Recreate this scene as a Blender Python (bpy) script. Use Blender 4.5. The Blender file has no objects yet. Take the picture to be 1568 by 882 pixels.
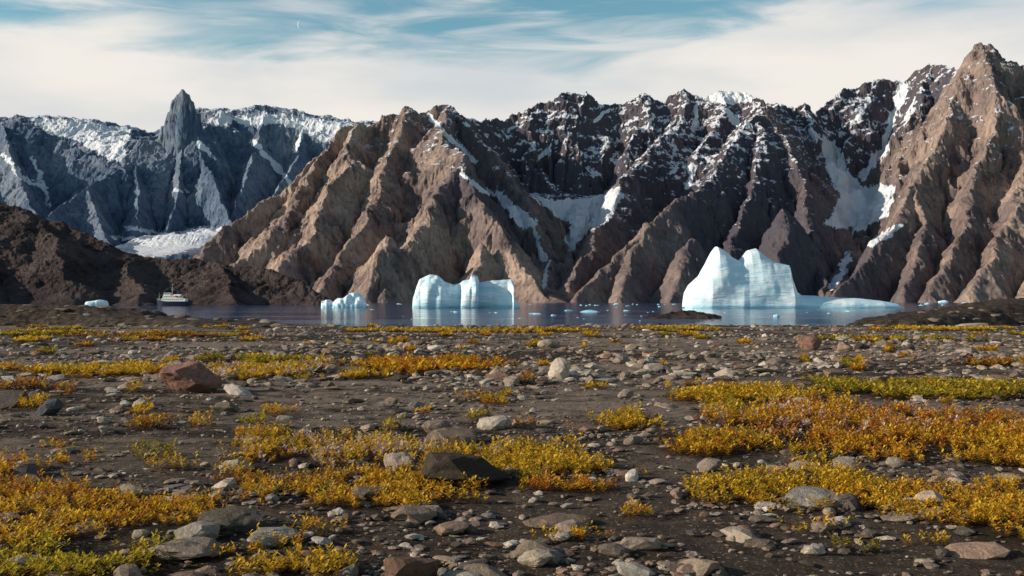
import bpy, bmesh, math, random
import numpy as np
from mathutils import Vector, noise as mnoise, Matrix
rng=np.random.default_rng(7); random.seed(7)
sc=bpy.context.scene
F=1524.0; CX=784.0; HY=461.0; CZ=1.1; SEA=-3.0
# ---------------------------------------------------------------- helpers
def W(px,py,d):   # image pixel x / y and an assumed distance -> world metres
    return (d*(px-CX)/F, d, CZ+d*(HY-py)/F)
_G={}
def perlin(x,y,seed=0):
    if seed not in _G:
        r=np.random.default_rng(1000+seed); a=r.random((256,256))*2*np.pi
        _G[seed]=(np.cos(a),np.sin(a))
    gx,gy=_G[seed]
    x0=np.floor(x).astype(np.int64); y0=np.floor(y).astype(np.int64)
    fx=x-x0; fy=y-y0
    u=fx*fx*fx*(fx*(fx*6-15)+10); v=fy*fy*fy*(fy*(fy*6-15)+10)
    a=x0&255; b=y0&255; a1=(a+1)&255; b1=(b+1)&255
    n00=gx[a,b]*fx+gy[a,b]*fy
    n10=gx[a1,b]*(fx-1)+gy[a1,b]*fy
    n01=gx[a,b1]*fx+gy[a,b1]*(fy-1)
    n11=gx[a1,b1]*(fx-1)+gy[a1,b1]*(fy-1)
    return ((n00*(1-u)+n10*u)*(1-v)+(n01*(1-u)+n11*u)*v)*1.4
def fbm(x,y,o=5,seed=0,gain=.5):
    r=0;a=1.0;f=1.0;t=0
    for i in range(o):
        r=r+a*perlin(x*f+i*17.3,y*f-i*9.1,seed+i); t+=a; a*=gain; f*=2.03
    return r/t
def ridged(x,y,o=4,seed=0,gain=.5):
    r=0;a=1.0;f=1.0;t=0
    for i in range(o):
        r=r+a*(1-2*np.abs(perlin(x*f+i*7.3,y*f-i*3.1,seed+i))); t+=a; a*=gain; f*=2.1
    return r/t
def sstep(a,b,x):
    t=np.clip((x-a)/(b-a),0,1); return t*t*(3-2*t)
def mesh_np(name,verts,faces,mat,smooth=False,color=None,attrs=None,mats=None):
    n=len(verts); m=len(faces); k=faces.shape[1]
    me=bpy.data.meshes.new(name)
    me.vertices.add(n); me.vertices.foreach_set("co",np.ascontiguousarray(verts,dtype=np.float32).ravel())
    me.loops.add(m*k); me.loops.foreach_set("vertex_index",np.ascontiguousarray(faces,dtype=np.int32).ravel())
    me.polygons.add(m)
    me.polygons.foreach_set("loop_start",np.arange(0,m*k,k,dtype=np.int32))
    me.polygons.foreach_set("use_smooth",np.full(m,smooth,dtype=bool))
    me.update(calc_edges=True)
    if color is not None:
        a=me.attributes.new("Col",'FLOAT_COLOR','POINT')
        c=np.ones((n,4),dtype=np.float32); c[:,:3]=color; a.data.foreach_set("color",c.ravel())
    if attrs:
        for kk,vv in attrs.items():
            a=me.attributes.new(kk,'FLOAT','POINT'); a.data.foreach_set("value",vv.astype(np.float32).ravel())
    me.materials.append(mat)
    ob=bpy.data.objects.new(name,me); sc.collection.objects.link(ob)
    return ob
def gridfaces(nr,nc,keep=None):
    i=np.arange(nr*nc).reshape(nr,nc)
    f=np.stack([i[:-1,:-1],i[:-1,1:],i[1:,1:],i[1:,:-1]],-1).reshape(-1,4)
    if keep is not None: f=f[keep.ravel()[f].any(1)]
    return f
def compact(v,f,*arrs):
    used=np.zeros(len(v),bool); used[f.ravel()]=True
    idx=np.cumsum(used)-1
    return (v[used],idx[f])+tuple(a[used] for a in arrs)
# --------------------------------------------------------------- materials
class NT:
    def __init__(s,name):
        s.mat=bpy.data.materials.new(name); s.mat.use_nodes=True
        s.t=s.mat.node_tree; s.n=s.t.nodes; s.l=s.t.links
        s.b=s.n['Principled BSDF']; s.b.inputs['Specular IOR Level'].default_value=0.2
        s.b.inputs['Roughness'].default_value=.9
    def set(s,node,inp,val):
        i=node.inputs[inp]
        if hasattr(val,'is_output') or isinstance(val,bpy.types.NodeSocket): s.l.new(val,i)
        elif isinstance(val,(tuple,list)) and len(val)==3 and i.type=='RGBA': i.default_value=(*val,1)
        else: i.default_value=val
    def new(s,ty,**kw):
        nd=s.n.new(ty)
        for k,v in kw.items(): setattr(nd,k,v)
        return nd
    def math(s,op,a,b=0.0,c=None,clamp=False):
        nd=s.new('ShaderNodeMath',operation=op,use_clamp=clamp); s.set(nd,0,a); s.set(nd,1,b)
        if c is not None: s.set(nd,2,c)
        return nd.outputs[0]
    def mix(s,f,a,b,mode='MIX'):
        nd=s.new('ShaderNodeMix',data_type='RGBA',blend_type=mode)
        s.set(nd,0,f); s.set(nd,6,a); s.set(nd,7,b); return nd.outputs[2]
    def map(s,v,a,b,c=0.0,d=1.0,smooth=True):
        nd=s.new('ShaderNodeMapRange',interpolation_type='SMOOTHSTEP' if smooth else 'LINEAR')
        s.set(nd,0,v);s.set(nd,1,a);s.set(nd,2,b);s.set(nd,3,c);s.set(nd,4,d); return nd.outputs[0]
    def pos(s,scale=(1,1,1),rot=(0,0,0)):
        g=s.new('ShaderNodeNewGeometry'); m=s.new('ShaderNodeMapping')
        s.l.new(g.outputs['Position'],m.inputs[0]); m.inputs[3].default_value=scale; m.inputs[2].default_value=rot
        return m.outputs[0]
    def noise(s,vec,scale,detail=6,rough=.55,dist=0.0,ridged=False):
        nd=s.new('ShaderNodeTexNoise'); s.l.new(vec,nd.inputs['Vector'])
        nd.inputs['Scale'].default_value=scale; nd.inputs['Detail'].default_value=detail
        nd.inputs['Roughness'].default_value=rough; nd.inputs['Distortion'].default_value=dist
        return nd.outputs[0]
    def voro(s,vec,scale,feature='F1',out=0):
        nd=s.new('ShaderNodeTexVoronoi',feature=feature); s.l.new(vec,nd.inputs['Vector']); nd.inputs['Scale'].default_value=scale
        return nd.outputs[out]
    def attr(s,name,out='Fac'):
        nd=s.new('ShaderNodeAttribute',attribute_name=name); return nd.outputs[out]
    def bump(s,h,strength,dist,normal=None):
        nd=s.new('ShaderNodeBump'); nd.inputs['Strength'].default_value=strength; nd.inputs['Distance'].default_value=dist
        s.l.new(h,nd.inputs['Height'])
        if normal is not None: s.l.new(normal,nd.inputs['Normal'])
        return nd.outputs[0]
    def out(s,col=None,rough=None,normal=None,spec=None):
        if col is not None: s.set(s.b,'Base Color',col)
        if rough is not None: s.set(s.b,'Roughness',rough)
        if normal is not None: s.l.new(normal,s.b.inputs['Normal'])
        if spec is not None: s.b.inputs['Specular IOR Level'].default_value=spec
        return s.mat
def flat(name,col,rough=.5,spec=.3,nscale=3,var=.15):
    m=NT(name); n=m.noise(m.pos(),nscale,4)
    f=m.map(n,.3,.7,0,1)
    return m.out(m.mix(f,tuple(c*(1-var) for c in col),tuple(min(1,c*(1+var)) for c in col)),rough,spec=spec)

def rock_mat(name,dark,mid,light,snowT,zdiv,bumpd=7.0,s=1.0,rock_shade_tone=False,cool=(.084,.082,.112)):
    m=NT(name); p=m.pos(); ps=m.pos((1,1,.2))
    n1=m.noise(p,.0045*s,5,.6); n2=m.noise(ps,.020*s,9,.68,.5); n3=m.noise(p,.12*s,6,.7); n4=m.noise(ps,.09*s,7,.72,.3)
    c=m.mix(m.map(n2,.38,.6),dark,mid)
    c=m.mix(m.math('MULTIPLY',m.map(n1,.42,.60),.7),c,light)
    c=m.mix(m.map(n4,.36,.54),m.mix(.5,c,(0.03,0.026,0.032),'MIX'),c)
    if snowT is not None:
        g=m.new('ShaderNodeNewGeometry'); sx=m.new('ShaderNodeSeparateXYZ'); m.l.new(g.outputs['Normal'],sx.inputs[0])
        sp=m.new('ShaderNodeSeparateXYZ'); m.l.new(g.outputs['Position'],sp.inputs[0])
        if rock_shade_tone:
            tt=m.math('ADD',m.attr('rock_shade_tone'),m.math('MULTIPLY',m.math('SUBTRACT',n2,.5),1.1))
            c=m.mix(m.map(tt,.12,.85),c,m.mix(m.map(n2,.4,.6),cool,m.mix(.45,dark,cool)))  # blends to a cool dark: rock variety plus painted shade
        sn=m.noise(m.pos((1,1,.7)),.03*s,9,.72,.4)
        v=m.math('ADD',m.math('MULTIPLY',sx.outputs[2],.55),m.math('MULTIPLY',sn,1.1))
        v=m.math('ADD',v,m.math('MINIMUM',m.math('DIVIDE',sp.outputs[2],zdiv),.36))
        if rock_shade_tone: v=m.math('ADD',v,m.math('MULTIPLY',m.math('SUBTRACT',m.attr('rock_shade_tone'),.6),.16))
        f=m.map(v,snowT,snowT+.05)
        a=m.map(m.math('ADD',m.attr('snow'),m.math('MULTIPLY',m.math('SUBTRACT',n4,.5),1.2)),.38,.60)
        f=m.math('MAXIMUM',f,a)
        c=m.mix(f,c,(.80,.83,.88))
    h=m.math('ADD',m.math('MULTIPLY',n2,1.0),m.math('ADD',m.math('MULTIPLY',n4,.6),m.math('MULTIPLY',n3,.2)))
    return m.out(c,.9,m.bump(h,1.0,bumpd*2.0),.12)
M_rock=rock_mat('mountain_rock',(.135,.10,.10),(.39,.285,.24),(.62,.455,.355),1.29,1500,rock_shade_tone=True)
M_far=rock_mat('far_rock_hazed',(.085,.13,.21),(.16,.22,.315),(.28,.32,.385),1.35,3200,10,.6)  # cooler, bluish base colour: distance haze painted into the rock
M_head=rock_mat('headland_rock',(.026,.019,.019),(.074,.052,.048),(.13,.098,.085),None,1,1.6,5)

# ground
m=NT('tundra_soil'); p=m.pos(); ps=m.pos((.30,1,1))
n1=m.noise(ps,.28,6,.6,.3); n2=m.noise(p,2.2,8,.7); n3=m.noise(p,14,7,.75); v=m.voro(p,28,out=0); vc=m.voro(p,28,out=1); v2=m.voro(p,60,out=0); vc2=m.voro(p,60,out=1)
g=m.new('ShaderNodeNewGeometry'); sp=m.new('ShaderNodeSeparateXYZ'); m.l.new(g.outputs['Position'],sp.inputs[0])
sand=m.map(m.math('ADD',m.math('MULTIPLY',n1,1.0),m.math('MULTIPLY',m.math('SUBTRACT',n2,.5),.5)),.43,.56)
near=m.map(sp.outputs[1],4.5,9.5,.12,1)
sand=m.math('MULTIPLY',sand,near)
c=m.mix(m.map(n2,.35,.65),(.018,.012,.008),(.066,.044,.028))
c=m.mix(sand,c,(.25,.192,.147))
c=m.mix(m.math('MULTIPLY',m.map(n3,.5,.68),.5),c,(.16,.118,.082))
c=m.mix(m.math('MULTIPLY',m.map(n3,.5,.36),.55),c,(.012,.008,.006))
vv=m.new('ShaderNodeSeparateColor'); m.l.new(vc,vv.inputs[0]); vv2=m.new('ShaderNodeSeparateColor'); m.l.new(vc2,vv2.inputs[0])
peb=m.math('MULTIPLY',m.map(v,.30,.22,0,1),m.map(vv.outputs[0],.5,.55))
peb2=m.math('MULTIPLY',m.map(v2,.34,.26,0,1),m.map(vv2.outputs[0],.5,.55))
c=m.mix(peb2,c,m.mix(vv2.outputs[1],(.08,.062,.047),(.36,.29,.22)))
c=m.mix(peb,c,m.mix(vv.outputs[1],(.09,.07,.052),(.42,.34,.27)))
c=m.mix(m.attr('rocky'),c,m.mix(m.map(n2,.4,.62),(.022,.016,.012),(.10,.072,.052)))
c=m.mix(m.math('MULTIPLY',m.attr('moss'),m.map(n3,.3,.6,.4,.9)),c,(.026,.017,.008))
h=m.math('ADD',m.math('MULTIPLY',n3,.8),m.math('ADD',n2,m.math('MULTIPLY',m.math('ADD',peb,peb2),.3)))
M_ground=m.out(c,.93,m.bump(h,1.0,.065),.15)
# stones
m=NT('stone'); p=m.pos(); n=m.noise(p,18,7,.7); n2=m.noise(p,70,4,.7)
c=m.mix(m.map(n,.3,.65),m.mix(.5,m.attr('Col','Color'),(.045,.034,.026)),m.attr('Col','Color'))
c=m.mix(m.map(n2,.6,.72,0,.4),c,(.46,.40,.33))
M_stone=m.out(c,.88,m.bump(m.math('ADD',n,m.math('MULTIPLY',n2,.3)),.9,.03),.2)
# leaves
m=NT('willow_leaf'); p=m.pos(); n=m.noise(p,30,3)
c=m.mix(m.map(n,.3,.7),m.attr('Col','Color'),m.mix(.2,m.attr('Col','Color'),(.05,.03,.01)))
m.out(c,.6,None,.25)
tr=m.new('ShaderNodeBsdfTranslucent'); m.l.new(c,tr.inputs[0])
mx=m.new('ShaderNodeMixShader'); mx.inputs[0].default_value=.4
m.l.new(m.b.outputs[0],mx.inputs[1]); m.l.new(tr.outputs[0],mx.inputs[2]); m.l.new(mx.outputs[0],m.n['Material Output'].inputs[0])
M_leaf=m.mat
# water
m=NT('sea_water'); p=m.pos((.4,1,1)); n=m.noise(p,.9,5,.6); n2=m.noise(m.pos((.3,1,1)),.035,5,.6)
c=m.mix(m.map(n2,.4,.6),(.02,.055,.16),(.04,.085,.21))
hh=m.math('MULTIPLY',n,m.map(n2,.38,.6,.2,1.0))
m.b.inputs['IOR'].default_value=1.33
M_water=m.out(c,.07,m.bump(hh,.5,.32),.5)
# ice
m=NT('glacier_ice'); p=m.pos(); pd=m.pos((.4,.4,2.6),(0,.16,0))
n=m.noise(p,.35,5,.5); st=m.noise(pd,.2,4,.5,.8); big=m.noise(p,.05,3,.5)
sp=m.new('ShaderNodeSeparateXYZ'); g=m.new('ShaderNodeNewGeometry'); m.l.new(g.outputs['Position'],sp.inputs[0])
c=m.mix(m.map(st,.4,.62),(.66,.86,.95),(.93,.96,.97))
c=m.mix(m.map(big,.42,.64),m.mix(.4,c,(.52,.81,.94)),c)
c=m.mix(m.map(sp.outputs[2],SEA+.6,SEA+2.4,.85,0),c,(.34,.70,.86))
M_ice=m.out(c,.5,m.bump(m.math('ADD',m.math('MULTIPLY',n,.4),st),.55,1.1),.3)

# --------------------------------------------------------------- ridge terrain
def ridge_field(X,Y,lines,warp=18.,wl=220.,flute=26.,fl=75.,seed=0,svar=0.0,rnd=0.0):
    wx=X+warp*fbm(X/wl,Y/wl,7,seed+20,.55); wy=Y+warp*fbm(X/wl,Y/wl,7,seed+40,.55)
    sm=1+svar*fbm(X/260,Y/260,4,seed+90)
    best=np.full(X.shape,-1e9); S=np.zeros(X.shape); DD=np.zeros(X.shape); SG=np.zeros(X.shape)
    off=0.0
    for li,L in enumerate(lines):
        pts,slope=L[0],L[1]; R=L[2] if len(L)>2 else 0.0; s0=L[3] if len(L)>3 else slope
        rr_=(rnd if li>0 else rnd*.2)
        P=[W(*q) for q in pts]
        if len(P)==1: P=P*2
        for a,b in zip(P[:-1],P[1:]):
            dx,dy=b[0]-a[0],b[1]-a[1]; l2=max(dx*dx+dy*dy,1e-6); ln=math.sqrt(l2)
            t=np.clip(((wx-a[0])*dx+(wy-a[1])*dy)/l2,0,1)
            ex=wx-(a[0]+t*dx); ey=wy-(a[1]+t*dy); d=np.sqrt(ex*ex+ey*ey)
            if R==0 and rr_>0: d2=np.sqrt(d*d+rr_*rr_)-rr_
            else: d2=d
            z=a[2]+t*(b[2]-a[2])-(np.where(d<R,s0*d,s0*R+slope*(d-R)) if R>0 else slope*d2*sm)
            k=z>best
            best=np.where(k,z,best); S=np.where(k,off+t*ln,S); DD=np.where(k,d if R==0 else 0*d,DD)
            SG=np.where(k,np.sign(dx*ey-dy*ex)*50+np.arctan2(ey,ex)*.6,SG)
            off+=ln
        off+=333.
    if flute>0:
        sw=S+fl*1.4*fbm(X/(fl*3),Y/(fl*3),4,seed+5)
        f1=ridged(sw/(fl*1.7),DD/(fl*4)+SG,4,seed+60,.5)
        f2=ridged(sw/(fl*.6)+9,DD/(fl*3)+SG,5,seed+66,.6)
        am=.3+1.6*np.clip(.5+1.3*fbm(X/400,Y/400,2,seed+71),0,1)
        best=best-((1-f1)*np.minimum(DD*.36,flute*1.35)+(1-f2)*np.minimum(DD*.15,flute*.4))*am
    return best
def fan(px0,px1,nc,ds):
    px=np.linspace(px0,px1,nc); PX,D=np.meshgrid(px,ds)
    return (PX-CX)/F*D,D
def pip(poly,x,y):
    c=np.zeros(x.shape,bool); n=len(poly)
    for i in range(n):
        x1,y1=poly[i]; x2,y2=poly[(i+1)%n]
        if y1==y2: continue
        k=((y1>y)!=(y2>y))&(x<(x2-x1)*(y-y1)/(y2-y1)+x1); c^=k
    return c
def snow_attr(X,Y,Z,polys,lines,seed):
    px=CX+F*X/Y; py=HY-F*(Z-CZ)/Y
    wx=px+11*fbm(X/60,Y/60+Z/60,6,seed,.65); wy=py+11*fbm(X/60+9,Y/60-Z/60,6,seed+9,.65)
    s=np.zeros(X.shape)
    for P in polys: s=np.maximum(s,pip(P,wx,wy).astype(float))
    for pts,w in lines:
        for (x1,y1),(x2,y2) in zip(pts[:-1],pts[1:]):
            dx,dy=x2-x1,y2-y1; t=np.clip(((wx-x1)*dx+(wy-y1)*dy)/(dx*dx+dy*dy),0,1)
            d=np.hypot(wx-x1-t*dx,wy-y1-t*dy); s=np.maximum(s,1-np.clip(d/w-.5,0,1))
    return s

main=[
 ([(290,402,2950),(340,362,3050),(400,315,3200),(440,285,3300),(480,250,3420),(500,225,3500),(520,205,3560),(546,196,3600),(562,206,3640),(590,186,3660),(612,183,3680),(626,169,3700),(640,182,3720),(652,178,3720),(666,168,3720),(685,166,3720),(697,176,3750),(715,186,3850),(740,192,3950),(762,190,4000),(790,181,4050),(812,172,4050),(840,166,4080),(870,152,4100),(900,147,4100),(914,160,4100),(936,171,4120),(960,160,4120),(980,144,4120),(995,156,4120),(1012,163,4100),(1030,151,4100),(1050,141,4080),(1062,151,4080),(1085,147,4080),(1140,150,4050),(1160,159,3980),(1190,166,3900),(1212,176,3900),(1226,168,3900),(1246,182,3950),(1265,162,4050),(1300,141,4100),(1322,132,4100),(1350,126,4100),(1376,134,4100),(1390,136,4100),(1402,118,4050),(1425,107,4000),(1450,112,3900),(1468,121,3800),(1480,116,3600),(1488,93,3500),(1496,79,3450),(1520,76,3450),(1529,90,3450),(1550,100,3450),(1575,106,3450),(1640,125,3500),(1720,110,3500),(1800,150,3500),(1900,140,3500),(2050,200,3500)],1.3),
 ([(546,198,3600),(530,240,3350),(505,300,3100),(470,360,2850),(430,415,2650),(400,448,2520)],.95),
 ([(500,228,3500),(462,290,3250),(425,350,3000),(350,410,2800)],.9),
 ([(626,170,3700),(606,225,3480),(588,270,3250),(563,322,3020),(520,395,2720),(480,450,2500)],1.1),
 ([(685,167,3720),(668,200,3500),(684,228,3300),(697,254,3120),(676,300,2980),(640,350,2820),(605,400,2640),(585,452,2450)],1.1),
 ([(697,254,3120),(722,300,2980),(752,345,2850),(790,395,2700),(822,440,2520),(836,458,2460)],1.1),
 ([(590,372,2640),(572,405,2550),(560,450,2440)],1.0),
 ([(735,385,2720),(728,415,2600),(725,452,2460)],1.0),
 ([(685,167,3720),(730,215,3600),(765,260,3450),(800,310,3300),(825,365,3100),(832,420,2850)],1.25),
 ([(812,172,4050),(815,230,3900),(840,285,3780)],1.35),
 ([(900,148,4100),(878,210,3950),(885,262,3850)],1.4),
 ([(980,147,4120),(985,190,4000),(950,240,3850)],1.3),
 ([(1050,142,4080),(1042,200,3880),(990,232,3650),(965,270,3450),(940,318,3250),(905,380,2980),(872,440,2600)],1.2),
 ([(1120,150,4060),(1095,200,3880),(1065,250,3650)],1.3),
 ([(1190,167,3900),(1162,180,3480),(1130,222,3300),(1085,270,3120),(1040,312,2970),(990,352,2820),(935,405,2660),(868,458,2440)],1.1),
 ([(1162,180,3480),(1168,240,3250),(1150,310,3050),(1125,370,2850),(1100,455,2480)],1.2),
 ([(1162,180,3480),(1205,235,3330),(1228,290,3150),(1240,350,2950),(1250,410,2720),(1262,455,2480)],1.25),
 ([(1205,328,2850),(1190,390,2650),(1180,452,2450)],1.2),
 ([(1062,374,2650),(1045,410,2560),(1030,455,2440)],1.1),
 ([(985,350,2820),(960,400,2650),(945,455,2440)],1.1),
 ([(1226,169,3900),(1245,225,3750),(1258,270,3650)],1.5),
 ([(1350,127,4100),(1318,180,3950),(1300,225,3850),(1298,250,3800)],1.6),
 ([(1425,108,4000),(1400,170,3800),(1382,230,3680),(1378,275,3600)],1.5),
 ([(1505,76,3450),(1468,140,3350),(1430,215,3180),(1402,285,3000),(1370,345,2820),(1325,400,2650),(1284,450,2460)],1.3),
 ([(1505,76,3450),(1522,150,3250),(1500,240,3050),(1485,330,2800),(1430,448,2450)],1.2),
 ([(1575,106,3450),(1600,190,3150),(1575,270,2900),(1540,350,2700),(1490,445,2430)],1.1),
 ([(1402,285,3000),(1412,350,2800),(1385,452,2460)],1.3),
 ([(1640,125,3500),(1660,260,3000),(1600,370,2650),(1570,450,2400)],1.2),
 ([(1800,150,3500),(1780,300,2900),(1740,450,2400)],1.1),
 ([(805,304,3720),(880,306,3760),(945,292,3760)],1.4,50,.3),
 ([(880,320,3680),(885,345,3480),(872,383,3250),(850,425,2900),(843,458,2450)],1.2,38,.4),
 ([(757,288,3600),(790,322,3450),(820,345,3300),(832,400,3000)],1.3,14,.4),
 ([(1275,226,3900),(1295,276,3750),(1315,314,3500),(1300,350,3300),(1295,400,2950),(1275,455,2450)],1.3,80,.25),
 ([(1290,284,3760),(1355,282,3760)],1.3,60,.3),
]
def crag(X,Y,H,a,l,seed):   # horizontal displacement: overhangs, ledges, broken buttresses
    k=sstep(0,80,H)
    nx=X+k*a*(fbm(Y/l+3,H/(l*.6),6,seed,.55)+.6*ridged(X/(l*.5),H/(l*1.3),3,seed+7))
    ny=Y+k*a*1.3*(fbm(X/l,H/(l*.6)+7,6,seed+20,.55)+.5*ridged(X/(l*.4)+5,H/(l*1.5),3,seed+27))
    return nx,ny
ds=np.concatenate([np.linspace(2380,4250,580,endpoint=False),np.linspace(4250,5200,40)])
X,Y=fan(-250,1850,1800,ds)
H=ridge_field(X,Y,main,warp=56,wl=300,flute=44,fl=95,seed=1,svar=.7,rnd=10)
amp=sstep(-20,160,H)
H=H+amp*(34*ridged(X/230,Y/230,7,3,.53)-7+6*fbm(X/34,Y/34,5,9,.55))
H=H+amp*7*ridged(X/520+.3*fbm(X/200,Y/200,3,46),H/42,3,44,.5)
H=H+sstep(300,650,H)*16*ridged(X/50,Y/130,4,48,.6)
H=np.maximum(H,-30)
polys=[[(806,298),(850,305),(900,303),(944,284),(956,298),(932,338),(897,357),(872,386),(862,368),(876,345),(848,328)],
 [(754,284),(790,314),(822,340),(802,352),(768,320)],
 [(1256,208),(1282,220),(1297,262),(1317,282),(1374,284),(1358,330),(1320,352),(1260,344),(1286,300),(1268,262)],
 [(1063,150),(1085,134),(1145,140),(1156,158),(1110,158)],
 [(1372,126),(1394,126),(1386,152),(1370,162)]]
slines=[([(1388,130),(1366,180),(1354,228),(1318,270)],5),([(815,345),(822,370),(836,400),(833,440)],3),
 ([(1298,390),(1282,425),(1270,440)],5),([(1375,345),(1335,372)],5),([(1060,255),(1050,285)],5),
 ([(655,178),(690,210),(722,245)],4),([(1065,160),(1062,200)],3),([(700,260),(735,290),(760,300)],3),([(850,215),(820,245)],3),([(930,170),(905,185)],3),([(1110,165),(1130,190)],4),([(1000,175),(985,200)],3),([(1240,200),(1262,235)],4),([(1400,150),(1385,190)],3),([(1330,150),(1310,185)],3)]
sa=snow_attr(X,Y,H,polys,slines,70)
def blob(cx,cz,cd,rx,rz,rd):
    wx,wy,wz=W(cx,cz,cd); return np.exp(-((X-wx)/rx)**2-((Y-wy)/rd)**2-((H-wz)/rz)**2)
rock_shade_tone=.34+.5*sstep(3400,3900,Y)*sstep(620,760,CX+F*X/Y)  # per-region rock colour, with sunlit left and shaded centre painted in
rock_shade_tone=rock_shade_tone+.65*blob(1150,300,3100,330,400,900)+.35*blob(980,250,3600,300,300,500)+.3*blob(760,330,3200,130,300,500)+.3*blob(1300,160,4000,300,200,300)-.3*blob(480,330,3100,420,400,700)-.05*blob(1480,350,2800,350,300,700)+.2*blob(620,300,3300,90,300,400)
rock_shade_tone=np.clip(rock_shade_tone+.45*fbm(X/350,Y/350,3,260),0,1)
X2,Y2=crag(X,Y,H,12,85,150); X2,Y2=crag(X2,Y2,H,4.5,30,450)
V=np.stack([X2,Y2,H],-1).reshape(-1,3); f=gridfaces(*X.shape,keep=H>-25)
V,f,sa,rock_shade_tone=compact(V,f,sa.ravel(),rock_shade_tone.ravel())
mesh_np('mountain_range',V,f,M_rock,True,attrs={'snow':sa,'rock_shade_tone':rock_shade_tone})

far=[
 ([(-260,200,5800),(-150,170,5800),(-60,195,5700),(0,190,5600),(22,184,5600),(48,192,5600),(80,212,5600),(120,232,5500),(172,252,5400),(190,262,5300)],1.1),
 ([(40,186,6500),(80,184,6500),(120,188,6500),(150,195,6500),(180,203,6400),(200,213,6300),(236,222,5900)],.9,300,.12),
 ([(176,209,6000),(190,207,6000),(205,217,5950),(222,220,5900),(240,223,5700)],1.5),
 ([(263,150,5650),(270,142,5650),(277,135,5650),(284,142,5650),(292,153,5650)],6.0,10,.8),
 ([(257,168,5650),(300,172,5650)],6.0,16,.8),
 ([(249,192,5650),(304,194,5650)],6.0,20,.8),
 ([(243,212,5650),(308,214,5650)],4.0,24,.8),
 ([(302,196,5650),(312,200,5700),(322,185,5900),(337,169,5950),(347,177,6000),(358,184,6000),(372,186,6000),(402,178,6000),(430,184,6000),(462,192,6000),(480,205,5950),(520,215,5900),(560,215,5900)],1.3),
 ([(345,174,6600),(400,171,6600),(450,179,6600),(500,189,6500),(540,192,6400),(640,205,6400)],.9,300,.1),
 ([(242,224,5650),(205,248,5450),(170,268,5250),(130,290,5000),(80,324,4700),(40,380,4300)],1.0),
 ([(275,225,5600),(270,300,5200),(255,350,4900)],1.5),
 ([(300,225,5600),(322,270,5300),(340,320,5050),(352,345,4900)],1.3),
 ([(205,248,5450),(210,300,5100),(205,345,4800)],1.3),
 ([(130,290,5000),(150,340,4700),(165,375,4400)],1.1),
 ([(402,179,6000),(390,230,5700),(370,290,5300),(350,340,5000)],1.3),
 ([(462,193,6000),(455,240,5700),(420,300,5300)],1.3),
 ([(0,190,5600),(15,250,5200),(40,310,4800),(60,350,4400)],1.1),
 ([(-60,195,5700),(-40,280,5100),(-20,340,4500)],1.1),
 ([(150,405,3300),(250,390,3900),(320,362,4700),(360,348,5100)],.5,320,.04),
]
ds=np.concatenate([np.linspace(3100,4300,60,endpoint=False),np.linspace(4300,6200,400,endpoint=False),np.linspace(6200,7400,60)])
X,Y=fan(-250,660,950,ds)
tw=np.exp(-((X-W(276,0,5650)[0])/110)**2-((Y-5650)/120)**2)
H=ridge_field(X,Y,far,warp=12,wl=300,flute=50,fl=130,seed=4,svar=.5)
amp=sstep(0,250,H)*(1-.85*tw)
glac=1-np.exp(-((X-W(290,0,4500)[0])/420)**2)*(1-sstep(4700,5050,Y))
H=H+amp*glac*(44*ridged(X/240,Y/240,7,13,.58)-14+10*fbm(X/45,Y/45,5,19,.55))
H=np.maximum(H,-30)
polys=[[(44,180),(120,181),(197,198),(184,250),(150,236),(110,212),(60,198)],[(352,178),(400,170),(545,188),(530,230),(490,212),(430,190),(370,192)],
 [(316,190),(336,166),(354,180),(347,194)],[(200,378),(245,362),(300,352),(360,347),(352,362),(300,378),(250,394),(215,392)]]
slines=[([(385,215),(415,250),(442,278)],4),([(48,240),(65,290),(72,315)],3),([(190,348),(240,358),(290,362)],3),([(170,362),(240,372)],2.5),([(265,290),(285,292)],2.5),([(0,235),(30,270),(60,285)],3),([(300,215),(318,235)],4),([(460,200),(450,230)],3)]
sa=snow_attr(X,Y,H,polys,slines,80)
X2,Y2=crag(X,Y,H,12,90,190); X2,Y2=crag(X2,Y2,H,5,36,490)
V=np.stack([X2,Y2,H],-1).reshape(-1,3); f=gridfaces(*X.shape,keep=H>-25)
V,f,sa=compact(V,f,sa.ravel())
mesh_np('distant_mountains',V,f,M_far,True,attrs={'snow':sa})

head=[([(-400,240,1250),(-200,262,1200),(-80,288,1150),(0,310,1120),(35,320,1110),(60,334,1100),(100,343,1100),(130,360,1090),(165,372,1080),(190,388,1080),(240,395,1080),(290,398,1080),(330,402,1070),(365,410,1060),(400,414,1050),(440,426,1030),(462,434,1010),(474,448,1000),(482,460,1000)],.5),
 ([(60,336,1100),(90,390,1000),(110,430,930)],.45),([(190,392,1080),(205,430,980),(215,455,900)],.4),([(-80,288,1150),(-60,370,1000),(-40,440,880)],.45),([(330,404,1070),(350,440,990),(360,460,940)],.4)]
ds=np.linspace(820,1400,300); X,Y=fan(-420,530,900,ds)
H=ridge_field(X,Y,head,warp=18,wl=90,flute=4,fl=25,seed=6,svar=.3)
amp=sstep(-6,14,H); H=H+amp*(6*ridged(X/50,Y/50,7,23,.58)-2.0+1.0*fbm(X/7,Y/7,3,29))
H=np.maximum(H,-8)
X2,Y2=crag(X,Y,H*4,2.6,16,230)
V=np.stack([X2,Y2,H],-1).reshape(-1,3); f=gridfaces(*X.shape,keep=H>-6); V,f=compact(V,f)
mesh_np('rocky_headland',V,f,M_head,True)

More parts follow.
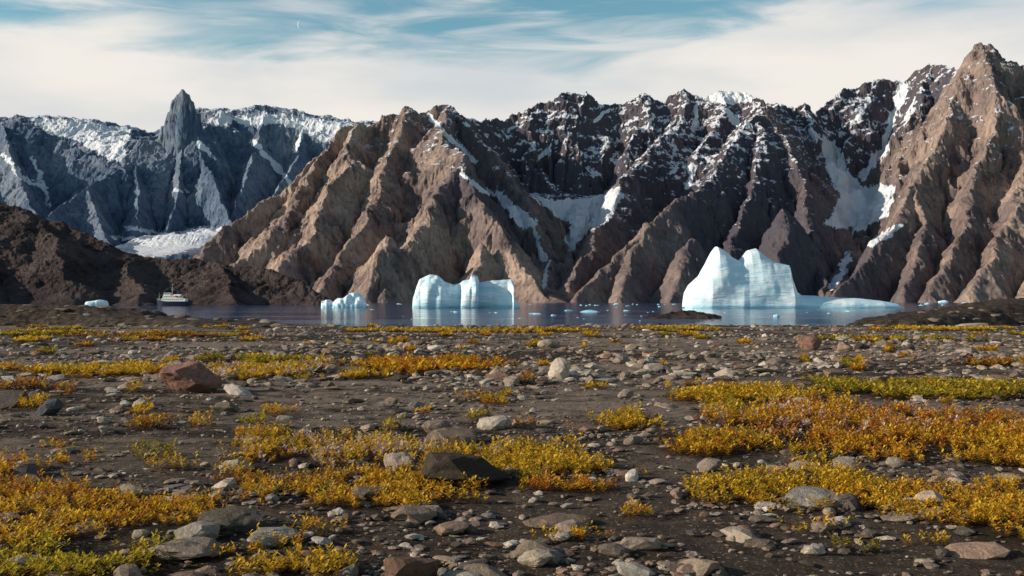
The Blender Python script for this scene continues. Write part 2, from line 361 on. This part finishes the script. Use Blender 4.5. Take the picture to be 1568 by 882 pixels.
# --------------------------------------------------------------- ground
shore=[([(-400,462,95),(-100,464,92),(0,466,90),(60,466,90),(110,468,88),(150,471,88),(185,475,86),(225,481,84)],.5,3,.03),
 ([(150,480,74),(260,486,68),(340,490,62),(400,494,58),(440,497,54)],.5,2,.02),
 ([(1375,487,86),(1400,481,92),(1450,474,98),(1490,469,102),(1525,462,105),(1568,457,110),(1650,450,115),(1900,440,120)],.5,3,.03)]
def ground_z(X,Y,fine=True):
    X=np.asarray(X,float);Y=np.asarray(Y,float)
    edge=45+4*fbm(X/14,X*0+3.3,3,50)
    z=.09*fbm(X/7,Y/7,4,51)*sstep(2,9,Y)*(1-.6*sstep(25,40,Y))+.045*fbm(X/1.1,Y/1.1,5,52,.55)
    z=z-np.clip((Y-edge)*.085,0,7)
    s=ridge_field(X,Y,shore,warp=1.5,wl=6,flute=0,fl=10,seed=8)
    s=s+(.4*ridged(X/3.5,Y/3.5,5,53,.6)-.28)*sstep(50,90,Y)
    k=sstep(-.25,.25,s-z)*sstep(48,62,Y)
    return z*(1-k)+s*k,k
ds=np.exp(np.linspace(math.log(1.6),math.log(210),620)); X,Y=fan(-900,2468,1150,ds)
Z,K=ground_z(X,Y); Z=Z+.018*fbm(X/.22,Y/.22,3,55)
veg=[(150,797,178,36,'yo',.9),(100,866,160,28,'gr',1.1),(445,870,95,18,'ye',1.1),(35,757,85,20,'or',.8),(565,752,190,27,'yo',1),(525,697,170,20,'yp',1),
(800,708,122,24,'ye',1),(880,748,90,9,'or',.9),(418,570,102,10,'yp',1),(165,570,100,8,'ye',.8),(660,562,118,10,'or',.9),(1140,609,118,14,'ye',1),
(958,650,56,9,'ye',1),(1095,682,95,15,'yo',1),(1320,655,208,27,'rp',.95),(1510,690,118,30,'yo',.9),(1190,752,144,27,'ye',1),(1470,775,160,36,'yo',1),
(1440,600,175,12,'ol',.9),(1450,505,90,2.5,'ye',.4),(720,508,190,2.5,'ye',.3),(1040,505,60,2,'ye',.4),(410,675,44,7,'yo',.9),(1160,640,80,7,'ye',.7),
(250,514,130,3,'ru',.25),(540,575,55,5,'ye',.6),(1530,560,60,4,'ru',.4),(60,600,60,4,'ru',.4),(420,553,105,4,'ol',.5),(1540,650,60,12,'ru',.7),(375,738,45,10,'ru',.8),(740,612,60,4,'or',.3),(1380,520,120,3,'ol',.3),(60,512,90,3,'ol',.3),(1700,700,120,30,'or',1),(-130,740,110,30,'or',1),
(1340,690,120,16,'or',.8),(1560,810,90,30,'yo',1),(1300,740,60,14,'ye',.9),(690,735,100,14,'ye',.9)]
rv=np.random.default_rng(77)
for i in range(170):   # stray tufts
    py=461+math.exp(rv.uniform(math.log(38),math.log(400))); px=rv.uniform(-100,1668); k=(py-461)/200
    veg.append((px,py,rv.uniform(10,32)*max(k,.45),rv.uniform(2,6)*max(k,.35),['ye','yo','ru','ol','yo'][rv.integers(0,5)],.45))
HG=CZ
def patch_world(v):
    px,py,hw,hh=v[:4]; d=HG*F/(py-HY); d1=HG*F/(py+hh-HY); d2=HG*F/(max(py-hh,HY+8)-HY)
    return d*(px-CX)/F,(d1+d2)/2,hw*d/F,(d2-d1)/2
moss=np.zeros(X.shape)
for v in veg[:40]:
    cx,cy,rx,ry=patch_world(v)
    q=np.hypot((X-cx)/(rx*1.15),(Y-cy)/(ry*1.15)); moss=np.maximum(moss,(1-sstep(.6,1.15,q+.35*fbm(X/.4,Y/.4,3,57))))
V=np.stack([X,Y,Z],-1).reshape(-1,3)
mesh_np('ground',V,gridfaces(*X.shape),M_ground,True,attrs={'rocky':np.maximum(K,sstep(46,54,Y)).ravel(),'moss':moss.ravel()})
bm=bmesh.new(); r=9500
vs=[bm.verts.new(q) for q in ((-r,-1500,SEA),(r,-1500,SEA),(r,9000,SEA),(-r,9000,SEA))]; bm.faces.new(vs)
me=bpy.data.meshes.new('sea'); bm.to_mesh(me); me.materials.append(M_water); o=bpy.data.objects.new('sea_water',me); sc.collection.objects.link(o)

# --------------------------------------------------------------- stones
def ico(sub):
    bm=bmesh.new(); bmesh.ops.create_icosphere(bm,subdivisions=sub,radius=1); bm.verts.ensure_lookup_table()
    v=np.array([q.co[:] for q in bm.verts]); f=np.array([[a.index for a in q.verts] for q in bm.faces]); bm.free(); return v,f
ICO={s:ico(s) for s in (1,2,3,4)}
def rockshape(sub,seed,planes=14,soft=.04):
    r=np.random.default_rng(seed); v,f=ICO[sub]
    n=r.normal(size=(planes,3)); n/=np.linalg.norm(n,axis=1)[:,None]; h=.55+.45*r.random(planes)
    dd=v@n.T; rad=np.min(np.where(dd>.05,h/np.maximum(dd,.05),9),axis=1); rad=np.minimum(rad,1.15)
    v2=v*rad[:,None]
    if sub>=3:
        v2=v2*(1+np.array([soft*mnoise.fractal(Vector(q)*2.2+Vector((seed,0,0)),1,2,5) for q in v2]))[:,None]
    return v2,f
palette=np.array([(.42,.335,.26),(.34,.265,.21),(.52,.43,.345),(.25,.19,.15),(.38,.25,.175),(.18,.14,.11),(.30,.26,.225),(.62,.54,.45),(.29,.17,.12),(.46,.355,.25),(.11,.09,.075),(.38,.285,.21)])
variants={s:[rockshape(s,300*s+i) for i in range(14)] for s in (1,2)}
def scatter(N,dmin,dmax,smin,smax,sub,seed,power=2.4,flo=.2,grow=2.2):
    r=np.random.default_rng(seed)
    y=np.exp(r.random(N)*(math.log(dmax)-math.log(dmin))+math.log(dmin)); 
    x=(r.random(N)*2000-1000)/F*y
    dens=fbm(x/1.6,y/1.6,3,90)+.6*fbm(x/6,y/6,2,95); keep=r.random(N)<np.clip(.62+1.8*dens,.18,1); x=x[keep];y=y[keep]; n=len(x)
    u=r.random(n); a=smin**(1-power); b=smax**(1-power); s=(a+u*(b-a))**(1/(1-power))
    s=s*np.clip(y/9,1,grow)
    z,_=ground_z(x,y); vs=[];fs=[];cs=[];off=0
    var=r.integers(0,14,n); ci=r.integers(0,len(palette),n); fl=flo+.45*r.random(n)**1.4; asp=.7+.9*r.random(n); rot=r.normal(size=n)*.7; tilt=(r.random((n,2))-.5)*.4; br=.65+.6*r.random(n)
    for k in range(14):
        idx=np.where(var==k)[0]
        if len(idx)==0: continue
        bv,bf=variants[sub][k]; m=len(bv)
        P=bv[None]*np.stack([s[idx]*asp[idx],s[idx]/asp[idx]**.5,s[idx]*fl[idx]],-1)[:,None,:]
        P=P.copy(); P[...,2]+=P[...,0]*tilt[idx,0][:,None]+P[...,1]*tilt[idx,1][:,None]
        c=np.cos(rot[idx])[:,None]; q=np.sin(rot[idx])[:,None]
        xx=P[...,0]*c-P[...,1]*q+x[idx][:,None]; yy=P[...,0]*q+P[...,1]*c+y[idx][:,None]
        zz=P[...,2]+(z[idx]+.25*s[idx]*fl[idx]+.006)[:,None]
        vs.append(np.stack([xx,yy,zz],-1).reshape(-1,3))
        fs.append((bf[None]+off+(np.arange(len(idx))*m)[:,None,None]).reshape(-1,3)); off+=m*len(idx)
        cs.append(np.repeat(palette[ci[idx]]*br[idx][:,None],m,axis=0))
    return np.concatenate(vs),np.concatenate(fs),np.concatenate(cs)
parts=[scatter(27000,3.2,46,.010,.042,1,1,2.2),scatter(2500,3.4,46,.035,.12,2,2,3.0,grow=1.6),scatter(5400,13,46,.032,.13,1,3,2.4,grow=1.5)]
vs=[];fs=[];cs=[];o=0
for a,b,c in parts: vs.append(a);fs.append(b+o);cs.append(c);o+=len(a)
mesh_np('scattered_stones',np.concatenate(vs),np.concatenate(fs),M_stone,False,np.concatenate(cs))
B=[(278,603,104,44,(.30,.15,.115),3),(857,583,34,30,(.60,.50,.40),5),(705,748,140,46,(.05,.038,.026),8),(610,726,50,30,(.48,.38,.31),9),
(1240,535,38,20,(.28,.15,.11),11),(1296,541,24,15,(.33,.22,.16),12),(668,668,50,20,(.24,.18,.14),13),(700,682,80,24,(.26,.19,.14),14),(758,660,55,20,(.52,.44,.36),15),
(350,820,110,34,(.12,.10,.075),16),(410,838,80,22,(.34,.30,.25),17),(300,832,70,26,(.38,.32,.26),18),(262,860,120,24,(.36,.28,.21),19),(620,895,90,40,(.15,.085,.06),20),
(825,867,60,18,(.50,.40,.30),21),(195,765,90,20,(.32,.30,.26),22),(352,723,52,18,(.46,.38,.29),23),(1262,775,95,22,(.28,.26,.235),24),(1500,497,50,9,(.46,.38,.30),25),
(632,798,70,20,(.30,.21,.15),26),(68,640,44,24,(.08,.085,.10),27),(10,718,45,18,(.28,.15,.11),28),(1232,624,34,12,(.45,.38,.31),29),(345,632,40,14,(.20,.16,.12),30),
(868,808,110,14,(.22,.16,.115),31),(1000,570,34,13,(.45,.36,.29),32),(785,590,28,14,(.36,.28,.22),33),(1090,720,40,18,(.32,.25,.20),34),(1300,720,40,18,(.38,.31,.25),35),(1372,716,30,15,(.40,.32,.25),36),(655,788,50,14,(.34,.26,.2),37),(565,768,60,20,(.21,.16,.12),38),(5,628,60,22,(.10,.08,.07),39),(840,533,30,12,(.48,.37,.28),40),(465,520,22,9,(.42,.34,.27),41),(160,665,26,10,(.40,.33,.26),42),(960,612,26,12,(.32,.24,.2),43)]
for i,(px,py,w,h,c,sd) in enumerate(B):
    d=HG*F/(py-HY); x=d*(px-CX)/F; z=float(ground_z(np.array([x]),np.array([d]))[0][0])
    v,f=rockshape(4 if w>90 else 3,sd*7+1,16,.10); hx=w/2*d/F; hz=h*d/F
    ext=np.ptp(v,axis=0); v=v/ext*2; dep=hx*.8
    v=v*np.array([hx,dep,hz*.66]); v[:,2]+=-v[:,2].min()-hz*.22
    v=v+np.array([x,d+dep*.9,z])
    cc=np.tile(np.array(c),(len(v),1))
    mesh_np('boulder',v,f,M_stone,False,cc)

# --------------------------------------------------------------- willow / tundra shrubs
colsets={'ye':[(.82,.50,.02),(.76,.46,.03),(.88,.56,.05),(.54,.34,.03)],'or':[(.80,.36,.02),(.84,.46,.03),(.62,.21,.02),(.80,.50,.03)],
'ol':[(.56,.42,.03),(.42,.33,.03),(.70,.48,.03),(.30,.24,.03)],'gr':[(.60,.48,.03),(.76,.56,.04),(.44,.36,.03),(.74,.48,.03)],
'ru':[(.50,.20,.03),(.62,.33,.03),(.37,.13,.03),(.70,.44,.04)],'yp':[(.80,.49,.03),(.84,.54,.05),(.76,.58,.46),(.70,.36,.03)],
'rp':[(.72,.30,.03),(.80,.45,.03),(.56,.19,.03),(.78,.56,.45)],'yo':[(.82,.50,.03),(.80,.40,.02),(.86,.55,.04),(.58,.25,.03)]}
LV=[];LF=[];LC=[];off=0
r=np.random.default_rng(11)
for v in veg:
    cx,cy,rx,ry=patch_world(v); sca=max(.95,min(cy/5.6,5)); dens=v[5]
    area=math.pi*rx*ry; nst=int(min(area*1150*dens/sca**1.7*1.3,9000))+12
    a=r.random(nst)*6.283; q=np.sqrt(r.random(nst))*1.25; x=cx+rx*q*np.cos(a); y=cy+ry*q*np.sin(a)
    mk=fbm(x/(.42*sca),y/(.42*sca),4,130,.6)+.3*fbm(x/.1,y/.1,2,133)
    kp=(q+r.random(nst)*.3-.15 < 1.12) & (mk> -.20+.48*(q-.5)); x=x[kp];y=y[kp];mk=mk[kp];n=len(x)
    if n==0: continue
    z,_=ground_z(x,y); nl=11
    hgt=(.022+.095*np.clip(mk+.42,0,1)*r.random(n)**.7)*min(sca,1.5)*(1 if cy<25 else .6)
    lean=(r.random((n,2))-.5)*1.1
    t=np.tile(np.linspace(.12,1,nl),(n,1))+.05*r.random((n,nl))
    bx=x[:,None]+lean[:,:1]*hgt[:,None]*t; by=y[:,None]+lean[:,1:]*hgt[:,None]*t; bz=z[:,None]+hgt[:,None]*t
    ph=(np.arange(nl)*2.4)[None]+r.random((n,1))*6.28; el=.15+.9*t*r.random((n,nl))
    L=(.015+.017*r.random((n,nl)))*sca; Wd=L*(.38+.15*r.random((n,nl)))
    ax=np.stack([np.cos(ph)*np.cos(el),np.sin(ph)*np.cos(el),np.sin(el)],-1)
    sd=np.stack([-np.sin(ph),np.cos(ph),(r.random((n,nl))-.5)*.9],-1)
    C=np.stack([bx,by,bz],-1); up=np.array([0,0,1.])
    p0=C; p2=C+ax*L[...,None]; mid=C+ax*(L*.55)[...,None]
    p1=mid+sd*Wd[...,None]*.5+up*(Wd*.15)[...,None]; p3=mid-sd*Wd[...,None]*.5+up*(Wd*.15)[...,None]
    P=np.stack([p0,p1,p2,p3],2).reshape(-1,3); m_=n*nl
    LV.append(P); LF.append(np.arange(m_*4).reshape(-1,4)+off); off+=m_*4
    cset=np.array(colsets[v[4]]); ci=r.integers(0,4,n)
    zone=(np.clip((fbm(x/(.22*sca),y/(.22*sca),2,140)+.5)*4,0,3.99)).astype(int); ci=np.where(r.random(n)<.6,zone,ci)
    c=cset[ci][:,None,:]*(.5+.75*r.random((n,nl,1)))
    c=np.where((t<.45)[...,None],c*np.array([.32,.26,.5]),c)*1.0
    LC.append(np.repeat(c.reshape(-1,3),4,axis=0))
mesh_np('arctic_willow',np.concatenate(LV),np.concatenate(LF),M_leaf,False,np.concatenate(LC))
print('leaves',off//4)

# --------------------------------------------------------------- icebergs
def berg(name,prof,d,wid,p=.55,q=.6,noise_a=1.2,seed=1,block=0.0,fac=.15,hf=.35):
    px=np.array([a[0] for a in prof],float); top=np.array([a[1] for a in prof],float)
    wv=np.array([a[2] for a in prof],float)
    nx=int((px[-1]-px[0])*1.2)+30; xs=np.linspace(px[0],px[-1],nx); nt=110
    Hh=np.interp(xs,px,(471.5-top)*d/F); wd=np.interp(xs,px,wv)*wid
    ts=np.linspace(-.06,math.pi+.06,nt); V=[]
    for i,xx in enumerate(xs):
        for t in ts:
            c,s=math.cos(t),math.sin(t)
            yy=-math.copysign(abs(c)**p,c)*wd[i]; zz=SEA+math.copysign(abs(s)**q,s)*Hh[i] if s>=0 else SEA-2
            x=d*(xx-CX)/F; P=Vector((x,d+wid+yy,zz))
            n=mnoise.noise_vector(P*.06+Vector((seed,0,0)))*noise_a*2.2+mnoise.noise_vector(P*.3)*noise_a*hf
            vd=mnoise.voronoi(Vector((P.x*fac,P.y*fac,P.z*fac*.45))+Vector((seed*3.1,0,0)))[0]
            rdg=(vd[0]-.45)*block
            k=min(1,Hh[i]/6)*min(1,max(0,(zz-SEA)/3)+.35)
            ly=.4*noise_a*math.sin((zz+x*.12+3*mnoise.noise(P*.03))*.9)*.5
            V.append((P.x+n.x*k*.5,P.y+(n.y+rdg-ly)*k,P.z+(n.z*.3+rdg*-.12)*k))
    return mesh_np(name,np.array(V),gridfaces(nx,nt),M_ice,True)
berg('iceberg',[(1054,470,.3),(1056,446,.5),(1062,434,.7),(1078,420,.9),(1090,398,1),(1098,382,1),(1104,375,1),(1114,380,1),(1128,391,1),(1141,398,1),(1149,389,.95),(1156,381,.95),(1168,378,.95),(1178,388,.95),(1190,396,.95),(1205,400,.95),(1218,403,.95),(1221,420,.9),(1226,444,.8),(1235,451,.8),(1262,453,.8),(1320,455,.75),(1360,459,.7),(1385,464,.55),(1396,470,.3)],556,16,.66,.76,.9,3,block=.9,fac=.05,hf=.2)
berg('iceberg',[(629,470,.4),(631,455,.8),(636,438,.9),(641,426,1),(655,419,1),(666,420,.95),(676,429,.9),(690,434,.6),(703,431,.6),(706,429,.95),(718,427,1.05),(721,418,1.05),(728,421,1.05),(731,430,1.0),(734,432,.5),(745,429,.55),(765,427,.7),(782,426,.8),(786,434,.9),(787,455,.95),(793,464,.9),(797,470,.4)],560,14,.35,.34,1.0,11,block=3.6,fac=.14,hf=.35)
berg('iceberg',[(489,470,.4),(492,460,.8),(500,458,.9),(508,463,.8),(515,457,.9),(525,457,1),(533,450,1),(541,449,1),(550,453,1),(555,462,.9),(559,470,.4)],590,8,.45,.45,1.1,21,block=3.5,fac=.25)
berg('iceberg',[(126,470,.4),(130,463,.8),(140,462,1),(148,460,1),(156,462,.8),(160,470,.4)],700,6,.55,.6,.8,31,block=2)
vs=[];fs=[];o=0; r=np.random.default_rng(5)
fl=[(905,478,34,4),(820,481,22,2.5),(848,483,12,2),(1188,485,10,5),(870,476,14,2),(960,476,12,2),(700,478,14,2),(570,474,8,1.5),(1010,470,9,2),(1445,464,22,6),(1478,464,10,3),(1420,466,12,3),(945,466,10,2),(1045,478,9,2),(1270,480,9,2),(1300,477,14,2),(760,479,6,2)]
for i in range(60): fl.append((r.uniform(500,1560),465.2+abs(r.normal())*2.2,r.uniform(2,9),r.uniform(.8,2.2)))
for i in range(25): fl.append((r.uniform(560,1400),r.uniform(474,492),r.uniform(2,6),r.uniform(.5,1.3)))
for i,(px,py,w,h) in enumerate(fl):
    d=(CZ-SEA)*F/(py-HY); v,f=rockshape(2,900+i,12); v=v*np.array([w/2*d/F,w/2*d/F*.8,h*d/F*.8]); v=v+np.array([d*(px-CX)/F,d,SEA])
    vs.append(v);fs.append(f+o);o+=len(v)
mesh_np('floating_ice',np.concatenate(vs),np.concatenate(fs),M_ice,False)
ds=np.linspace(205,262,110); X,Y=fan(985,1105,260,ds)
sk=[([(1004,484,232),(1022,479,232),(1040,475,234),(1056,475,236),(1070,477,236),(1084,484,238)],.22)]
H=ridge_field(X,Y,sk,warp=3,wl=7,flute=0,fl=5,seed=12)+.7*ridged(X/5,Y/5,4,77)-.45
H=np.maximum(H,SEA-2); V=np.stack([X,Y,H],-1).reshape(-1,3); f=gridfaces(*X.shape,keep=H>SEA-1.5); V,f=compact(V,f)
M_sk=rock_mat('shore_rock',(.02,.015,.013),(.06,.045,.035),(.11,.085,.065),None,1,.35,40)
mesh_np('rock_skerry',V,f,M_sk,True)
vs=[];fs=[];cs=[];o=0
for i in range(620):
    if i<210: px=r.uniform(-100,440)
    elif i<380: px=r.uniform(1375,1750)
    else: px=r.uniform(0,1568)
    d=r.uniform(50,100) if i<380 else r.uniform(42,50); x=d*(px-CX)/F; z=float(ground_z(np.array([x]),np.array([d]))[0][0])
    if z<SEA: continue
    s=r.uniform(.1,.5)*(.5 if i>=380 else 1); v,f=rockshape(2,1200+i%40,12); v=v*np.array([s*1.6,s,s*.42]); ca,sa_=math.cos(i),math.sin(i)
    v=np.stack([v[:,0]*ca-v[:,1]*sa_,v[:,0]*sa_+v[:,1]*ca,v[:,2]],-1)+np.array([x,d,z])
    c=palette[r.integers(0,len(palette))]*r.uniform(.3,.8); vs.append(v);fs.append(f+o);o+=len(v);cs.append(np.tile(c,(len(v),1)))
mesh_np('shore_rocks',np.concatenate(vs),np.concatenate(fs),M_stone,False,np.concatenate(cs))

# --------------------------------------------------------------- ship
hullM=flat('hull_paint',(.012,.02,.05),.35); whiteM=flat('white_paint',(.78,.78,.76),.4,var=.06); glassM=flat('dark_glass',(.02,.025,.03),.15,.5); redM=flat('boot_red',(.12,.02,.02),.5); orM=flat('lifeboat_orange',(.7,.2,.04),.45); steelM=flat('mast_steel',(.45,.43,.38),.4)
ship=bpy.data.objects.new('passenger_ship',None); sc.collection.objects.link(ship)
def addpart(name,bm,mat,bevel=0):
    if bevel: bmesh.ops.bevel(bm,geom=bm.edges[:],offset=bevel,segments=2,affect='EDGES')
    bmesh.ops.recalc_face_normals(bm,faces=bm.faces[:])
    me=bpy.data.meshes.new(name); bm.to_mesh(me); bm.free(); me.materials.append(mat)
    ob=bpy.data.objects.new(name,me); sc.collection.objects.link(ob); ob.parent=ship; return ob
def box(bm,c,s,taper=1.0):
    r_=bmesh.ops.create_cube(bm,size=1)
    for v in r_['verts']:
        k=taper if v.co.z>0 else 1
        v.co=Vector((c[0]+v.co.x*s[0]*k,c[1]+v.co.y*s[1]*k,c[2]+v.co.z*s[2]))
def cyl(bm,a,b,r1,r2=None,seg=10):
    a=Vector(a);b=Vector(b);r2=r1 if r2 is None else r2
    M=Matrix.Translation((a+b)/2)@(b-a).to_track_quat('Z','Y').to_matrix().to_4x4()
    bmesh.ops.create_cone(bm,cap_ends=True,segments=seg,radius1=r1,radius2=r2,depth=(b-a).length,matrix=M)
def hull(z0,z1f,scale):
    bm=bmesh.new(); rows=[]
    st=[(-14.5,.05,5.6),(-13,1.3,5.2),(-11,2.4,4.7),(-8,3.2,4.2),(-3,3.6,3.7),(3,3.6,3.5),(8,3.4,3.5),(12,2.9,3.8),(13.6,2.3,4.0)]
    for x,b,sh in st:
        top=sh if z1f is None else z1f
        xb=x*(.90 if x<-8 else .96); row=[]
        for k in np.linspace(0,1,6):
            z=z0+(top-z0)*k; bb=b*scale*(.70+.30*k**.6); xx=xb+(x-xb)*k
            row.append((xx,bb,z))
        rows.append([bm.verts.new((p[0],-p[1],p[2])) for p in reversed(row)]+[bm.verts.new(p) for p in row])
    for a,b in zip(rows[:-1],rows[1:]):
        for i in range(len(a)-1): bm.faces.new((a[i],a[i+1],b[i+1],b[i]))
        bm.faces.new((a[0],b[0],b[-1],a[-1]))
    bm.faces.new(rows[0]); bm.faces.new(rows[-1]); return bm
addpart('hull',hull(-1,None,1),hullM)
addpart('boot_top',hull(-1.1,.35,1.02),redM)
bm=bmesh.new(); box(bm,(1,0,5.0),(20,5.8,2.4)); box(bm,(-.5,0,7.4),(15,5.2,2.3)); box(bm,(-4.5,0,9.6),(6,4.6,2.2),.92); box(bm,(3.5,0,9.0),(6,3.2,1.0))
addpart('superstructure',bm,whiteM,.12)
bm=bmesh.new()
for k in range(11):
    for sg in (-1,1): box(bm,(-7.5+k*1.6,sg*2.9,5.3),(.7,.1,.7))
for k in range(8):
    for sg in (-1,1): box(bm,(-6.6+k*1.6,sg*2.6,7.6),(.8,.1,.8))
for sg in (-1,1): box(bm,(-4.5,sg*2.24,9.9),(5,.08,.8))
box(bm,(-7.45,0,9.9),(.1,3.8,.8)); addpart('windows',bm,glassM)
bm=bmesh.new(); box(bm,(4,0,10.9),(2.6,2,3.0),.8); addpart('funnel',bm,hullM,.15)
bm=bmesh.new(); cyl(bm,(-1,0,10),(-1,0,18.5),.28,.12); cyl(bm,(-1,-1.8,14.5),(-1,1.8,14.5),.1); cyl(bm,(-2.2,0,13.2),(.2,0,13.2),.12); cyl(bm,(-12,0,5),(-12,0,11),.16,.08); cyl(bm,(11,0,4),(10.5,0,11),.18,.1); cyl(bm,(10.5,0,10),(6.5,0,7),.1)
cyl(bm,(-1,0,18),(-14,0,6),.04,.04,5); cyl(bm,(-1,0,18),(12.5,0,4.5),.04,.04,5); addpart('masts',bm,steelM)
bm=bmesh.new()
for x in (3,7):
    for sg in (-1,1):
        bmesh.ops.create_uvsphere(bm,u_segments=12,v_segments=8,radius=1,matrix=Matrix.Translation((x,sg*3.0,8.0))@Matrix.Diagonal((1.5,.6,.65,1)))
addpart('lifeboats',bm,orM)
bm=bmesh.new()
for sg in (-1,1):
    for z in (.5,1.0): cyl(bm,(-13,sg*1.2,5.2+z),(-9,sg*3.0,4.4+z),.04,.04,5)
    for k in range(5): cyl(bm,(-13+k,sg*(1.2+.45*k),5.1-.2*k),(-13+k,sg*(1.2+.45*k),6.3-.2*k),.04,.04,5)
addpart('railings',bm,whiteM)
sx=W(266,0,800); ship.location=(sx[0],800,SEA); ship.rotation_euler=(0,0,math.radians(-6)); ship.scale=(1,1,1)
bm=bmesh.new(); mo=W(462,36,9000); R=46; N=24; A=[];Bv=[]
for i in range(N+1):
    t=math.radians(110+140*i/N); A.append(bm.verts.new((mo[0]+R*math.cos(t),mo[1],mo[2]+R*math.sin(t)))); w=.16*math.sin(math.pi*i/N); Bv.append(bm.verts.new((mo[0]+R*(1-w)*math.cos(t)+.01,mo[1],mo[2]+R*(1-w*.3)*math.sin(t))))
for i in range(N): bm.faces.new((A[i],Bv[i],Bv[i+1],A[i+1]))
me=bpy.data.meshes.new('moon'); bm.to_mesh(me); mm=NT('moon_surface'); mm.out(mm.mix(mm.map(mm.noise(mm.pos(),.05,3),.3,.7),(.9,.9,.88),(1,1,1)),.9); mm.b.inputs['Emission Color'].default_value=(.9,.95,1,1); mm.b.inputs['Emission Strength'].default_value=.25; me.materials.append(mm.mat); o_=bpy.data.objects.new('moon',me); sc.collection.objects.link(o_)

# --------------------------------------------------------------- light
el=math.radians(20); A=math.radians(80)
s=Vector((-math.cos(el)*math.sin(A),-math.cos(el)*math.cos(A),math.sin(el)))
L=bpy.data.lights.new('sun','SUN'); L.energy=5.0; L.angle=math.radians(.5); L.color=(1,.87,.72)
lo=bpy.data.objects.new('sun',L); lo.rotation_euler=s.to_track_quat('Z','Y').to_euler(); sc.collection.objects.link(lo)
w=bpy.data.worlds.new('World'); sc.world=w; w.use_nodes=True; nt=w.node_tree; nt.nodes.clear()
class WN(NT):
    def __init__(s_): s_.t=nt; s_.n=nt.nodes; s_.l=nt.links
q=WN()
sky=q.new('ShaderNodeTexSky',sky_type='NISHITA'); sky.sun_disc=False; sky.sun_elevation=el; sky.sun_rotation=math.atan2(s.x,s.y)%(2*math.pi)
sky.air_density=1.0; sky.dust_density=.6; sky.ozone_density=2.0
tc=q.new('ShaderNodeTexCoord'); sp=q.new('ShaderNodeSeparateXYZ'); q.l.new(tc.outputs['Generated'],sp.inputs[0])
rr=q.math('SQRT',q.math('ADD',q.math('MULTIPLY',sp.outputs[0],sp.outputs[0]),q.math('MULTIPLY',sp.outputs[1],sp.outputs[1])))
e=q.math('DIVIDE',sp.outputs[2],q.math('MAXIMUM',rr,.01)); az=q.math('ARCTAN2',sp.outputs[0],sp.outputs[1])
cb=q.new('ShaderNodeCombineXYZ'); q.l.new(az,cb.inputs[0]); q.l.new(e,cb.inputs[1])
def mp(scale,rot,loc=(0,0,0)):
    m_=q.new('ShaderNodeMapping'); q.l.new(cb.outputs[0],m_.inputs[0]); m_.inputs[1].default_value=loc; m_.inputs[2].default_value=(0,0,rot); m_.inputs[3].default_value=scale; return m_.outputs[0]
nA=q.noise(mp((2.2,9,1),-.12),1.6,8,.55,.6); nB=q.noise(mp((3,20,1),-.14,(3,1,0)),1.6,7,.55,.6); nC=q.noise(mp((2,7,1),-.1,(7,3,0)),1.5,6,.5)
eb=q.math('ADD',.256,q.math('MULTIPLY',q.math('MAXIMUM',q.math('SUBTRACT',az,.08),0.0),.16))
dlt=q.math('ADD',q.math('SUBTRACT',eb,e),q.math('MULTIPLY',q.math('SUBTRACT',nA,.5),.16))
m1=q.map(dlt,-.02,.028); m2=q.math('MULTIPLY',q.math('MULTIPLY',q.map(nB,.42,.68),.8),q.map(e,.32,.5,1,.1))
msk=q.math('MAXIMUM',m1,m2)
cc=q.mix(q.map(nC,.35,.65),(6.2,6.6,6.9),(8.9,8.5,7.9))
cc=q.mix(q.map(e,.10,.24,.5,0),cc,(8.8,8.3,7.6))
skc=q.mix(1.0,sky.outputs[0],q.mix(q.map(e,.3,.6),(1.15,1.55,1.32),(.72,.78,.84)),'MULTIPLY')
bg=q.new('ShaderNodeBackground'); bg.inputs[1].default_value=.1
ow=q.new('ShaderNodeOutputWorld'); q.l.new(bg.outputs[0],ow.inputs[0])
# unseen clouds behind the camera, thinned by choice to set the ambient light
back=q.map(q.math('ABSOLUTE',az),1.2,1.9,1,.0)
q.l.new(q.mix(q.math('MULTIPLY',msk,q.math('MAXIMUM',back,.22)),skc,cc),bg.inputs[0])
# --------------------------------------------------------------- camera
cam=bpy.data.cameras.new('camera'); cam.lens=35.0; cam.sensor_width=36; cam.clip_start=.1; cam.clip_end=30000
co=bpy.data.objects.new('camera',cam); co.location=(0,0,CZ); co.rotation_euler=(math.radians(90+math.degrees(math.atan(20/F))),0,0); sc.collection.objects.link(co); sc.camera=co
sc.view_settings.view_transform='Standard'; sc.view_settings.look='None'; sc.view_settings.exposure=0
